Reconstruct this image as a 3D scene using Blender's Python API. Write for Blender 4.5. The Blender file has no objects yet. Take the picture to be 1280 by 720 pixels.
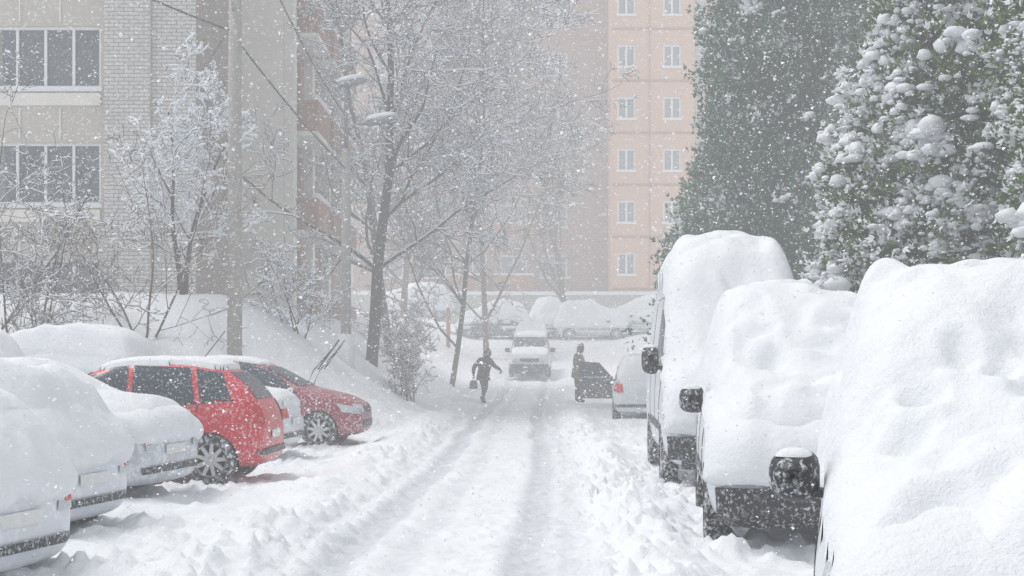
import bpy, math, random
import numpy as np
from mathutils import Vector, Matrix
from mathutils.bvhtree import BVHTree
R = math.radians
scene = bpy.context.scene
COL = scene.collection

# ------------------------------------------------------------------ noise
def hash2(ix, iy, s):
    n = (ix.astype(np.int64)*374761393 + iy.astype(np.int64)*668265263 + s*974634777) & 0xffffffff
    n = ((n ^ (n >> 13))*1274126177) & 0xffffffff
    return ((n ^ (n >> 16)) & 0xffff)/65535.0
def vn(x, y, s=0):
    x = np.asarray(x, float); y = np.asarray(y, float)
    ix = np.floor(x); iy = np.floor(y); fx = x-ix; fy = y-iy
    fx = fx*fx*(3-2*fx); fy = fy*fy*(3-2*fy)
    a = hash2(ix, iy, s); b = hash2(ix+1, iy, s); c = hash2(ix, iy+1, s); d = hash2(ix+1, iy+1, s)
    return (a*(1-fx)+b*fx)*(1-fy)+(c*(1-fx)+d*fx)*fy*1.0
def fbm(x, y, s=0, o=4):
    v = 0; a = .5; t = 0
    for k in range(o):
        v = v+a*vn(x*2**k+k*17.3, y*2**k+k*9.1, s+k); t += a; a *= .5
    return v/t
def sm(a, b, t):
    u = np.clip((np.asarray(t, float)-a)/(b-a), 0, 1)
    return u*u*(3-2*u)

# ------------------------------------------------------------------ materials
def new_mat(name):
    m = bpy.data.materials.new(name); m.use_nodes = True
    nt = m.node_tree; b = nt.nodes['Principled BSDF']
    return m, nt, b
def mixc(nt, fac, a, b):
    n = nt.nodes.new('ShaderNodeMix'); n.data_type = 'RGBA'
    for sock, v in ((0, fac), (6, a), (7, b)):
        if hasattr(v, 'is_linked') or hasattr(v, 'links'): nt.links.new(v, n.inputs[sock])
        elif sock == 0: n.inputs[0].default_value = v
        else: n.inputs[sock].default_value = (*v, 1)
    return n.outputs[2]
def nz(nt, scale, detail=3, vec=None, rough=.55):
    n = nt.nodes.new('ShaderNodeTexNoise'); n.inputs['Scale'].default_value = scale
    n.inputs['Detail'].default_value = detail; n.inputs['Roughness'].default_value = rough
    if vec is None:
        tc = nt.nodes.new('ShaderNodeTexCoord'); vec = tc.outputs['Object']
    nt.links.new(vec, n.inputs['Vector'])
    return n.outputs['Fac']
def mrange(nt, v, a, b, c=0, d=1):
    n = nt.nodes.new('ShaderNodeMapRange'); n.inputs[1].default_value = a; n.inputs[2].default_value = b
    n.inputs[3].default_value = c; n.inputs[4].default_value = d
    nt.links.new(v, n.inputs[0]); return n.outputs[0]
def math_n(nt, op, a, b):
    n = nt.nodes.new('ShaderNodeMath'); n.operation = op
    for i, v in enumerate((a, b)):
        if isinstance(v, (int, float)): n.inputs[i].default_value = v
        else: nt.links.new(v, n.inputs[i])
    return n.outputs[0]
SNOW = (.85, .88, .92)
def mat(name, col, rough=.6, metal=0, var=.15, vscale=6, bump=0, bscale=30, dust=0, dscale=18, top=0, spec=.5, coat=0):
    m, nt, b = new_mat(name)
    c = mixc(nt, nz(nt, vscale, 4), tuple(x*(1-var) for x in col), tuple(min(1, x*(1+var)) for x in col))
    r = rough
    if dust > 0:
        f = mrange(nt, nz(nt, dscale, 6, rough=.7), .62-.28*dust, .70-.18*dust)
        f2 = mrange(nt, nz(nt, dscale*.12, 3), .35, .6, .35, 1)
        f = math_n(nt, 'MULTIPLY', f, f2)
        f = math_n(nt, 'MULTIPLY', f, min(1, .55+dust*.5))
        c = mixc(nt, f, c, SNOW)
        rr = mrange(nt, f, 0, 1, rough, .85); nt.links.new(rr, b.inputs['Roughness'])
    else: b.inputs['Roughness'].default_value = r
    if top > 0:
        g = nt.nodes.new('ShaderNodeNewGeometry'); s = nt.nodes.new('ShaderNodeSeparateXYZ')
        nt.links.new(g.outputs['Normal'], s.inputs[0])
        z = math_n(nt, 'ADD', s.outputs[2], math_n(nt, 'MULTIPLY', math_n(nt, 'SUBTRACT', nz(nt, 5, 3), .5), .9))
        f = mrange(nt, z, 1-top, 1.15-top)
        c = mixc(nt, f, c, SNOW)
    nt.links.new(c, b.inputs['Base Color'])
    b.inputs['Metallic'].default_value = metal
    b.inputs['Specular IOR Level'].default_value = spec
    if coat: b.inputs['Coat Weight'].default_value = coat; b.inputs['Coat Roughness'].default_value = .15
    if bump:
        bn = nt.nodes.new('ShaderNodeBump'); bn.inputs['Strength'].default_value = bump; bn.inputs['Distance'].default_value = .02
        nt.links.new(nz(nt, bscale, 5), bn.inputs['Height']); nt.links.new(bn.outputs[0], b.inputs['Normal'])
    return m
def snow_mat(name, ground=False):
    m, nt, b = new_mat(name)
    lo, hi = ((.80, .825, .86), (.865, .885, .91)) if ground else ((.76, .785, .82), (.83, .85, .875))
    c = mixc(nt, nz(nt, 3, 5), lo, hi)
    if ground:
        at = nt.nodes.new('ShaderNodeAttribute'); at.attribute_name = 'packed'
        f = math_n(nt, 'MULTIPLY', at.outputs['Fac'], mrange(nt, nz(nt, 7, 5), .3, .7, .5, 1))
        c = mixc(nt, f, c, (.54, .56, .60))
    nt.links.new(c, b.inputs['Base Color'])
    b.inputs['Roughness'].default_value = .75; b.inputs['Specular IOR Level'].default_value = .2
    bn = nt.nodes.new('ShaderNodeBump'); bn.inputs['Strength'].default_value = .75 if ground else .7; bn.inputs['Distance'].default_value = .03
    h = math_n(nt, 'ADD', nz(nt, 14, 6, rough=.65), math_n(nt, 'MULTIPLY', nz(nt, 90, 2), .25))
    nt.links.new(h, bn.inputs['Height']); nt.links.new(bn.outputs[0], b.inputs['Normal'])
    return m
def brick_mat(name, c1, c2, mortar, bw=.26, rh=.09, dirt=.35):
    m, nt, b = new_mat(name)
    tc = nt.nodes.new('ShaderNodeTexCoord'); s = nt.nodes.new('ShaderNodeSeparateXYZ'); cb = nt.nodes.new('ShaderNodeCombineXYZ')
    nt.links.new(tc.outputs['Object'], s.inputs[0]); nt.links.new(s.outputs[0], cb.inputs[0]); nt.links.new(s.outputs[2], cb.inputs[1])
    br = nt.nodes.new('ShaderNodeTexBrick'); nt.links.new(cb.outputs[0], br.inputs['Vector'])
    br.inputs['Color1'].default_value = (*c1, 1); br.inputs['Color2'].default_value = (*c2, 1); br.inputs['Mortar'].default_value = (*mortar, 1)
    br.inputs['Scale'].default_value = 1; br.inputs['Brick Width'].default_value = bw; br.inputs['Row Height'].default_value = rh
    br.inputs['Mortar Size'].default_value = .011; br.inputs['Mortar Smooth'].default_value = .2
    c = mixc(nt, mrange(nt, nz(nt, 1.3, 5), .3, .75, 0, dirt), br.outputs['Color'], tuple(x*.6 for x in c1))
    c = mixc(nt, mrange(nt, nz(nt, 9, 6, rough=.7), .58, .72, 0, .55), c, SNOW)
    nt.links.new(c, b.inputs['Base Color']); b.inputs['Roughness'].default_value = .9
    bn = nt.nodes.new('ShaderNodeBump'); bn.inputs['Strength'].default_value = .6; bn.inputs['Distance'].default_value = .01; bn.invert = True
    nt.links.new(br.outputs['Fac'], bn.inputs['Height']); nt.links.new(bn.outputs[0], b.inputs['Normal'])
    return m

M = {}
M['ground'] = snow_mat('ground_snow', True)
M['snow'] = snow_mat('snow')
M['flake'] = mat('snowflake', (.93, .95, .97), .9, var=.02)
M['bark'] = mat('bark', (.055, .045, .040), .9, vscale=9, bump=.5, top=.35)
M['bark2'] = mat('bark_brown', (.12, .08, .058), .9, vscale=9, top=.2)
M['twigsnow'] = mat('branch_snow', (.84, .87, .91), .85, var=.04)
M['concrete'] = mat('concrete', (.36, .34, .315), .9, vscale=4, bump=.3, dust=.25, dscale=9)
M['pole'] = mat('lamp_post_concrete', (.36, .355, .34), .8, vscale=5, bump=.2, dust=.2, dscale=9)
M['metal'] = mat('grey_metal', (.25, .26, .27), .45, .5, dust=.1)
M['dark'] = mat('black_plastic', (.02, .021, .024), .5, dust=.38, dscale=30)
M['darkclean'] = mat('dark_cavity', (.012, .012, .013), .9)
M['rubber'] = mat('tyre_rubber', (.022, .022, .024), .85, dust=.5, dscale=25)
M['alloy'] = mat('alloy', (.62, .63, .65), .4, .5, dust=.25, dscale=25)
M['glass'] = mat('car_glass', (.05, .065, .085), .2, spec=.35, dust=.26, dscale=34)
M['wglass'] = mat('window_glass', (.07, .085, .105), .15, var=.6, vscale=.6, spec=.5, dust=.1)
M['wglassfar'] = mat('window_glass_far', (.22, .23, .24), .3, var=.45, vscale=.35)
M['frame'] = mat('white_frame', (.80, .81, .82), .5, var=.04)
M['red'] = mat('red_paint', (.58, .010, .026), .4, var=.08, coat=.3, dust=.38, dscale=30)
M['dred'] = mat('dark_red_paint', (.28, .020, .048), .45, var=.08, coat=.3, dust=.45, dscale=28)
M['white'] = mat('white_paint', (.66, .69, .74), .4, var=.05, coat=.4, dust=.4, dscale=10)
M['silver'] = mat('silver_paint', (.50, .53, .57), .4, .2, var=.06, coat=.4, dust=.55, dscale=10)
M['black'] = mat('black_paint', (.04, .048, .055), .35, var=.1, dust=.42, dscale=16)
M['lampred'] = mat('tail_lamp_red', (.55, .015, .02), .25, dust=.3)
M['lampclear'] = mat('head_lamp', (.5, .53, .56), .2, spec=.8, dust=.3)
M['orange'] = mat('indicator_orange', (.75, .25, .03), .3)
M['plate'] = mat('number_plate', (.7, .7, .68), .5, dust=.3)
M['stucco'] = mat('beige_panel', (.51, .465, .41), .9, vscale=2, bump=.3, dust=.25, dscale=7)
M['plaster'] = mat('pale_plaster', (.74, .71, .65), .9, vscale=1.2, bump=.3, dust=.3, dscale=7)
M['wbrick'] = brick_mat('silicate_brick', (.65, .625, .60), (.53, .51, .49), (.25, .24, .23), rh=.1, dirt=.2)
M['brbrick'] = brick_mat('brown_brick', (.36, .285, .24), (.28, .22, .18), (.34, .31, .29))
M['rustbrick'] = brick_mat('balcony_brick', (.38, .17, .105), (.29, .125, .08), (.3, .23, .2))
M['rbrick'] = brick_mat('far_brown_brick', (.40, .235, .175), (.31, .175, .13), (.42, .30, .24), .5, .2)
M['peach'] = mat('peach_panel', (.63, .375, .235), .9, var=.12, vscale=1.5, dust=.12, dscale=5)
M['seam'] = mat('panel_seam', (.40, .17, .09), .9)
def foliage_mat(name, a, b_, snowamt):
    m, nt, b = new_mat(name)
    at = nt.nodes.new('ShaderNodeAttribute'); at.attribute_name = 'tint'
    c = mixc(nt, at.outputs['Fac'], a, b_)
    c = mixc(nt, mrange(nt, nz(nt, 12, 5, rough=.7), .66-snowamt, .74-snowamt), c, SNOW)
    a2 = nt.nodes.new('ShaderNodeAttribute'); a2.attribute_name = 'sn'
    c = mixc(nt, a2.outputs['Fac'], c, SNOW)
    nt.links.new(c, b.inputs['Base Color']); b.inputs['Roughness'].default_value = .8
    b.inputs['Specular IOR Level'].default_value = .2
    return m
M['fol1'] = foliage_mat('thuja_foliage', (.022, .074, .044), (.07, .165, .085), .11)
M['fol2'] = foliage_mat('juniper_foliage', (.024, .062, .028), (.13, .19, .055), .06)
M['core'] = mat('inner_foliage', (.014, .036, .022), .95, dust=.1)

# ------------------------------------------------------------------ mesh helpers
def mesh_np(name, V, F, smooth=False):
    V = np.asarray(V, np.float32); F = np.asarray(F, np.int32)
    me = bpy.data.meshes.new(name)
    me.vertices.add(len(V)); me.vertices.foreach_set('co', V.ravel())
    me.loops.add(F.size); me.loops.foreach_set('vertex_index', F.ravel())
    me.polygons.add(len(F)); me.polygons.foreach_set('loop_start', np.arange(len(F), dtype=np.int32)*F.shape[1])
    if smooth: me.polygons.foreach_set('use_smooth', np.ones(len(F), bool))
    me.update(calc_edges=True)
    return me
def link(name, me, m=None, parent=None, loc=None, rot=None):
    o = bpy.data.objects.new(name, me); COL.objects.link(o)
    if m is not None:
        for mm in (m if isinstance(m, (list, tuple)) else [m]): me.materials.append(mm)
    if parent: o.parent = parent
    if loc is not None: o.location = loc
    if rot is not None: o.rotation_euler = rot
    return o
def empty(name, loc=(0, 0, 0), rz=0):
    o = bpy.data.objects.new(name, None); COL.objects.link(o); o.location = loc; o.rotation_euler = (0, 0, rz); o.empty_display_size = .3
    return o
class Acc:
    def __init__(s): s.v = []; s.f = []; s.mi = []
    def add(s, vs, fs, mi=0):
        o = len(s.v); s.v += [tuple(v) for v in vs]; s.f += [tuple(i+o for i in f) for f in fs]; s.mi += [mi]*len(fs)
    def box(s, a, b, mi=0, ch=0):
        x0, y0, z0 = a; x1, y1, z1 = b
        s.add([(x0, y0, z0), (x1, y0, z0), (x1, y1, z0), (x0, y1, z0), (x0, y0, z1), (x1, y0, z1), (x1, y1, z1), (x0, y1, z1)],
              [(0, 3, 2, 1), (4, 5, 6, 7), (0, 1, 5, 4), (1, 2, 6, 5), (2, 3, 7, 6), (3, 0, 4, 7)], mi)
    def tube(s, pts, rad, n=6, mi=0, caps=True):
        pts = [Vector(p) for p in pts]
        if not hasattr(rad, '__len__'): rad = [rad]*len(pts)
        vs = []; fs = []
        for i, p in enumerate(pts):
            d = (pts[min(i+1, len(pts)-1)]-pts[max(i-1, 0)])
            if d.length < 1e-9: d = Vector((0, 0, 1))
            d.normalize()
            u = d.cross(Vector((0, 0, 1)) if abs(d.z) < .9 else Vector((1, 0, 0))).normalized(); w = d.cross(u)
            for k in range(n):
                a = 2*math.pi*k/n
                vs.append(p+(u*math.cos(a)+w*math.sin(a))*rad[i])
        for i in range(len(pts)-1):
            for k in range(n):
                fs.append((i*n+k, i*n+(k+1) % n, (i+1)*n+(k+1) % n, (i+1)*n+k))
        if caps: fs.append(tuple(range(n))[::-1]); fs.append(tuple((len(pts)-1)*n+k for k in range(n)))
        s.add(vs, fs, mi)
    def lathe(s, prof, n=32, mi=0, axis='y', cx=(0, 0, 0), closed=False):
        vs = []; fs = []; m = len(prof)
        for k in range(n):
            a = 2*math.pi*k/n
            for (r, h) in prof:
                if axis == 'y': vs.append((cx[0]+r*math.cos(a), cx[1]+h, cx[2]+r*math.sin(a)))
                else: vs.append((cx[0]+r*math.cos(a), cx[1]+r*math.sin(a), cx[2]+h))
        for k in range(n):
            k2 = (k+1) % n
            for j in range(m-1):
                fs.append((k*m+j, k*m+j+1, k2*m+j+1, k2*m+j))
        s.add(vs, fs, mi)
    def obj(s, name, mats, parent=None, smooth=False, bevel=0, loc=None, rot=None):
        me = bpy.data.meshes.new(name); me.from_pydata(s.v, [], s.f)
        for p, i in zip(me.polygons, s.mi): p.material_index = i; p.use_smooth = smooth
        me.update()
        o = link(name, me, mats, parent, loc, rot)
        if bevel:
            b = o.modifiers.new('bev', 'BEVEL'); b.width = bevel; b.segments = 2; b.limit_method = 'ANGLE'
        return o

# ------------------------------------------------------------------ terrain
def along(y):
    Y = [-50, 42, 50, 60, 75, 90, 130, 700]; Z = [0, 0, .10, .55, 2.5, 3.8, 4.2, 5]
    return (np.interp(np.asarray(y)-2, Y, Z)+np.interp(y, Y, Z)+np.interp(np.asarray(y)+2, Y, Z))/3
def centre(y): return np.interp(y, [0, 10, 25, 48, 60, 75], [-.66, -.60, -.25, .15, .7, 1.6])
def G0(x, y):
    x = np.asarray(x, float); y = np.asarray(y, float)
    z = along(y)
    far = 1-.75*sm(55, 85, y)
    bank = 3.0*sm(-1.5, -7.0, x)*sm(27, 33, y)*far
    bank2 = 2.3*sm(-9.2, -13, x)
    z = z+np.maximum(bank, bank2*far)
    z = z+.7*sm(4.6, 8, x)*far
    return z
RUTS = ((-.74, .05, .16, 1), (.74, .05, .15, 1), (-.22, .018, .12, .4), (1.10, .02, .12, .4), (-1.15, .02, .12, .35))
def G(x, y):
    x = np.asarray(x, float); y = np.asarray(y, float)
    z = G0(x, y)
    c = centre(y); u = x-c; au = np.abs(u)
    nearf = 1-sm(55, 75, y)
    z = z+(fbm(x*.6, y*.6, 5, 3)-.5)*.22*sm(1.2, 2.5, au)
    wob = (vn(y*.35, y*0, 9)-.5)*.20
    for off, dep, w, _ in RUTS:
        q = np.abs((u-off-wob)/w)
        z = z-dep*np.exp(-q**3)*nearf*(.8+.4*vn(x*2, y*.5, 11))
        z = z+.012*(np.exp(-((u-off-wob-.25)/.07)**2)+np.exp(-((u-off-wob+.25)/.07)**2))*nearf*fbm(x*5, y*3.5+x, 12, 3)
    side = sm(.95, 1.7, au)*(1-.65*sm(3.0, 5.0, au))*(1-.6*sm(30, 60, y))
    xr_ = x+.3*vn(y*1.3, x, 95)
    l1 = vn(xr_*2.2+3*vn(x*.7, y*.7, 91), y*1.7+x*.6, 92); l2 = vn(x*5.1+l1*1.2, y*4.3-x, 93)
    z = z+side*(.11*(l1-.4)+.045*(l2-.5))
    cr = np.maximum(fbm(x*8+y*1.3, y*7-x*1.1, 31, 3)-.52, 0)
    cm = sm(.40, .62, vn(x*.8, y*.6, 33))
    cr2 = np.maximum(vn(x*13+y*2, y*11, 35)-.62, 0)
    z = z+cr*(.12+.22*np.exp(-((au-1.35)/.35)**2)+.18*side*cm)*(1-.7*sm(25, 50, y))+cr2*.06*(.4+cm)*sm(40, 20, y)
    z = z+(.12*np.exp(-((u+1.7)/.42)**2)+.16*np.exp(-((u-1.7)/.36)**2))*(.4+vn(x*.9, y*.5, 41)*1.1)*nearf
    h = vn(x*2.6, y*1.9, 51); z = z-.05*sm(.68, .82, h)*sm(1.1, 1.6, au)*sm(40, 25, y)
    z = z+(fbm(x*1.6, y*1.1, 61, 3)-.5)*.05
    return z
def gz(x, y): return float(G0(x, y))
def axis(fine0, fine1, step, g, end):
    a = list(np.arange(fine0, fine1, step)); s = step
    while a[-1] < end: s *= g; a.append(a[-1]+s)
    return a
xr = axis(0, 6, .04, 1.07, 400); xs = np.array(sorted([-v for v in xr[1:]]+xr))
ys = [4.0]
while ys[-1] < 700: ys.append(ys[-1]+max(.036, .0038*ys[-1]**1.12 if ys[-1] < 95 else (ys[-1]-88)*.1))
ys = np.array([-60, -30, -14, -6, -2, 0, 1, 2, 3, 3.5]+ys)
XX, YY = np.meshgrid(xs, ys)
ZZ = G(XX, YY)
V = np.stack([XX, YY, ZZ], -1).reshape(-1, 3)
nx_, ny_ = len(xs), len(ys)
idx = np.arange(nx_*ny_).reshape(ny_, nx_)
F = np.stack([idx[:-1, :-1], idx[:-1, 1:], idx[1:, 1:], idx[1:, :-1]], -1).reshape(-1, 4)
me = mesh_np('ground', V, F, True)
u = XX-centre(YY); wob = (vn(YY*.35, YY*0, 9)-.5)*.20
pk = sum(a*np.exp(-np.abs((u-o-wob)/(w*1.15))**3) for o, d_, w, a in RUTS)
pk = np.clip(pk*(1-sm(50, 70, YY))+.3*sm(1.3, .8, np.abs(u))*vn(XX*3, YY*2, 77), 0, 1)
at = me.attributes.new('packed', 'FLOAT', 'POINT'); at.data.foreach_set('value', pk.ravel().astype(np.float32))
link('ground', me, M['ground'])

# ------------------------------------------------------------------ vehicles
def loft(stations):
    vs = []; fs = []
    for (x, zb, zbelt, zt, wb, wt) in stations:
        half = [(0, zb), (.75*wb, zb), (.96*wb, zb+.07), (wb, zb+(zbelt-zb)*.55), (wb*.975, zbelt), (wt, zt-.055), (wt*.82, zt-.012), (0, zt)]
        ring = [(x, y, z) for y, z in half]+[(x, -y, z) for y, z in half[-2:0:-1]]
        vs += ring
    n = 14
    for i in range(len(stations)-1):
        for k in range(n):
            fs.append((i*n+k, (i+1)*n+k, (i+1)*n+(k+1) % n, i*n+(k+1) % n))
    fs.append(tuple(range(n))); fs.append(tuple((len(stations)-1)*n+k for k in range(n))[::-1])
    return vs, fs
def body_mesh(stations, wheels, wr, halfw, paint):
    import bmesh
    vs, fs = loft(stations)
    me = bpy.data.meshes.new('b'); me.from_pydata(vs, [], fs); me.update()
    o = link('tmp_body', me, [paint, M['darkclean']])
    o.modifiers.new('s', 'SUBSURF').levels = 2
    cut = Acc()
    for wx in wheels:
        for sgn in (1, -1):
            prof = [(.001, -.2), (wr, -.2), (wr, .3), (.001, .3)]
            cut.lathe([(r, h*sgn+.0) for r, h in prof], 28, 1, 'y', (wx, sgn*(halfw-.08), wr-.06))
    c = cut.obj('tmp_cut', [paint, M['darkclean']])
    bm = bmesh.new(); bm.from_mesh(c.data); bmesh.ops.remove_doubles(bm, verts=bm.verts, dist=.0015); bmesh.ops.recalc_face_normals(bm, faces=bm.faces); bm.to_mesh(c.data); bm.free()
    bm = bmesh.new(); bm.from_mesh(me); bmesh.ops.recalc_face_normals(bm, faces=bm.faces); bm.to_mesh(me); bm.free()
    md = o.modifiers.new('cut', 'BOOLEAN'); md.object = c; md.operation = 'DIFFERENCE'; md.solver = 'EXACT'
    dg = bpy.context.evaluated_depsgraph_get()
    md.show_viewport = False; dg.update()
    m0 = bpy.data.meshes.new_from_object(o.evaluated_get(dg))
    bvh = BVHTree.FromPolygons([v.co[:] for v in m0.vertices], [tuple(p.vertices) for p in m0.polygons])
    md.show_viewport = True; dg.update()
    res = bpy.data.meshes.new_from_object(o.evaluated_get(dg))
    for p in res.polygons: p.use_smooth = True
    if len(res.polygons) < 200: print('BOOL FAIL'); res = m0
    bpy.data.objects.remove(o); bpy.data.objects.remove(c)
    try: res.set_sharp_from_angle(angle=R(50))
    except Exception as e: pass
    return res, bvh
OUT = {'L': (0, 1, 0), 'Rt': (0, -1, 0), 'F': (1, 0, 0), 'B': (-1, 0, 0), 'T': (0, 0, 1)}
def cast(bvh, mode, a, b):
    if mode == 'L': o, d = Vector((a, 3, b)), Vector((0, -1, 0))
    elif mode == 'Rt': o, d = Vector((a, -3, b)), Vector((0, 1, 0))
    elif mode == 'F': o, d = Vector((6, a, b)), Vector((-1, 0, 0))
    elif mode == 'B': o, d = Vector((-6, a, b)), Vector((1, 0, 0))
    else: o, d = Vector((a, b, 5)), Vector((0, 0, -1))
    return bvh.ray_cast(o, d)[:2]
def patch(acc, bvh, mode, c, mi, off=.008, nu=10, nv=6, fn=None):
    vs = []; ok = []
    for j in range(nv+1):
        for i in range(nu+1):
            s, t = i/nu, j/nv
            a = (c[0][0]*(1-s)+c[1][0]*s)*(1-t)+(c[3][0]*(1-s)+c[2][0]*s)*t
            b = (c[0][1]*(1-s)+c[1][1]*s)*(1-t)+(c[3][1]*(1-s)+c[2][1]*s)*t
            h, n = cast(bvh, mode, a, b)
            if h is None: vs.append((0, 0, 0)); ok.append(False)
            else:
                if n.dot(Vector(OUT[mode])) < 0: n = -n
                vs.append(tuple(h+n*(off if fn is None else fn(a, b, s, t)))); ok.append(True)
    fs = []
    for j in range(nv):
        for i in range(nu):
            q = (j*(nu+1)+i, j*(nu+1)+i+1, (j+1)*(nu+1)+i+1, (j+1)*(nu+1)+i)
            if all(ok[k] for k in q): fs.append(q)
    acc.add(vs, fs, mi)
def snow_patch(acc, bvh, mode, c, t, seed, nu=50, nv=30, er=.14, jag=.12):
    """layer of wind-packed snow stuck to a body panel, thinning to nothing at ragged edges"""
    w = abs(c[1][0]-c[0][0]); h = abs(c[3][1]-c[0][1])
    def fn(a, b, s, q):
        e = min(s*w, (1-s)*w, q*h, (1-q)*h+(1 if mode in 'FB' else 0))
        e -= jag*float(fbm(a*4+seed, b*4, seed, 3))
        k = max(0, min(1, e/er)); pr = math.sqrt(1-(1-k)**2)
        return -.02+(.02+t*(.45+.8*float(fbm(a*2.2+seed*3, b*2.2, seed+3, 3))+.25*float(vn(a*7+seed, b*7, seed+8))))*pr
    patch(acc, bvh, mode, c, 0, 0, nu, nv, fn)
def seam(acc, bvh, mode, pts, mi, r=.006, n=10):
    out = []
    for (a, b), (c, d) in zip(pts[:-1], pts[1:]):
        for k in range(n+1):
            h, nn = cast(bvh, mode, a+(c-a)*k/n, b+(d-b)*k/n)
            if h is not None: out.append(h)
    if len(out) > 2: acc.tube(out, r, 5, mi)
def wheel_mesh(r=.31, w=.2):
    A = Acc(); h = w/2; k = r*.66
    A.lathe([(k, -h), (r*.86, -h), (r*.97, -h*.82), (r, -h*.4), (r, h*.4), (r*.97, h*.82), (r*.86, h), (k*1.03, h), (k, h*.7)], 40, 0)
    A.lathe([(k, h*.7), (k*.95, h*.85), (k*.9, h*.6), (k*.88, -h*.2)], 40, 1)
    A.lathe([(k*.88, -h*.1), (.001, -h*.1)], 24, 2)
    for i in range(9):
        a = 2*math.pi*i/9; ca, sa = math.cos(a), math.sin(a)
        def P(rr, t, y): return (rr*ca-t*sa, y, rr*sa+t*ca)
        A.add([P(k*.15, -.026, h*.55), P(k*.15, .026, h*.55), P(k*.92, .02, h*.75), P(k*.92, -.02, h*.75), P(k*.15, -.03, h*.1), P(k*.15, .03, h*.1), P(k*.92, .024, h*.3), P(k*.92, -.024, h*.3)],
              [(0, 1, 2, 3), (0, 3, 7, 4), (1, 5, 6, 2), (0, 4, 5, 1)], 1)
    A.lathe([(.001, h*.7), (k*.2, h*.68), (k*.24, h*.5), (k*.24, 0)], 20, 1)
    o = A.obj('wheel_tmp', [M['rubber'], M['alloy'], M['darkclean']], smooth=True)
    me = o.data; bpy.data.objects.remove(o)
    try: me.set_sharp_from_angle(angle=R(40))
    except Exception: pass
    return me
WHEEL = wheel_mesh()
def blur(A, mask, it):
    for _ in range(it):
        W = mask.astype(float); N = A*W; D = W.copy()
        for ax in (0, 1):
            N = (np.roll(N, 1, ax)+2*N+np.roll(N, -1, ax))/4; D = (np.roll(D, 1, ax)+2*D+np.roll(D, -1, ax))/4
        A = np.where(mask, N/np.maximum(D, 1e-6), A)
    return A
def erode(K): return K & np.roll(K, 1, 0) & np.roll(K, -1, 0) & np.roll(K, 1, 1) & np.roll(K, -1, 1)
def car_snow(parent, bvh, x0, x1, w, t, nzmin, res=.035, nblur=20, zmin=.6, r=.2, seed=1, rough=.25, keep=None, pits=()):
    gx = np.arange(x0-.06, x1+.06, res); gy = np.arange(-w-.06, w+.06, res)
    H = np.zeros((len(gx), len(gy))); K = np.zeros_like(H, bool)
    for i, x in enumerate(gx):
        for j, y in enumerate(gy):
            h, n = cast(bvh, 'T', float(x), float(y))
            if h is not None:
                H[i, j] = h.z; K[i, j] = abs(n.z) > nzmin+.03*math.sin(x*9+seed)*math.sin(y*7) and h.z > zmin and (keep is None or keep(x, y, h.z))
    K[0] = K[-1] = False; K[:, 0] = K[:, -1] = False
    for _ in range(6):   # close pinholes and stair-steps
        cnt = sum(np.roll(np.roll(K, s, 0), q, 1).astype(int) for s in (-1, 0, 1) for q in (-1, 0, 1)); K = (cnt >= 5) & (H > 0)
    K[0] = K[-1] = False; K[:, 0] = K[:, -1] = False
    d = np.zeros_like(H); cur = K.copy()
    for _ in range(int(r*1.3/res)+1):
        d += cur; cur = erode(cur)
    d = blur(d, K, 10)
    B = np.maximum(blur(H, K, nblur), H)
    B = blur(B, K, nblur//3); B = np.maximum(B, H)
    q = np.clip((d-1.5)*res/r, 0, 1); prof = np.clip(1-(1-q)**2.2, 0, 1)**.62
    X, Y = np.meshgrid(gx, gy, indexing='ij')
    nn = (fbm(X*1.6+seed*7, Y*1.6+3, seed, 3)-.5)*2
    n2 = (fbm(X*5+seed*7, Y*5+3, seed+5, 3)-.5)
    dim = sm(.60, .80, vn(X*2.7+seed, Y*2.7, seed+9))
    dim2 = sm(.66, .80, vn(X*6+seed+Y, Y*5, seed+19))
    S = H-.025+(B-H+.025+t*(1+rough*nn)+t*.5*rough*n2-t*.6*rough*dim-t*.35*rough*dim2)*prof
    for (px, py, pr, pd) in pits:
        rr_ = np.sqrt(((X-px)/pr)**2+((Y-py)/(pr*.8))**2)*(1+.35*(vn(X*9, Y*9, seed)-.5))
        S = S-pd*np.exp(-rr_**2)*prof+pd*.35*np.exp(-((rr_-1.7)/.5)**2)*prof
    S = blur(S, K, 2)
    K1 = erode(K); S = np.where(K & ~K1, H-.05, S)
    id_ = -np.ones(H.shape, int); pts = []
    for i, j in zip(*np.nonzero(K)):
        id_[i, j] = len(pts); pts.append((gx[i], gy[j], S[i, j]))
    q4 = np.stack([id_[:-1, :-1], id_[1:, :-1], id_[1:, 1:], id_[:-1, 1:]], -1).reshape(-1, 4)
    q4 = q4[(q4 >= 0).all(1)]
    me = mesh_np('snow_cover', np.array(pts), q4, True)
    return link('snow_cover', me, M['snow'], parent)

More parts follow.
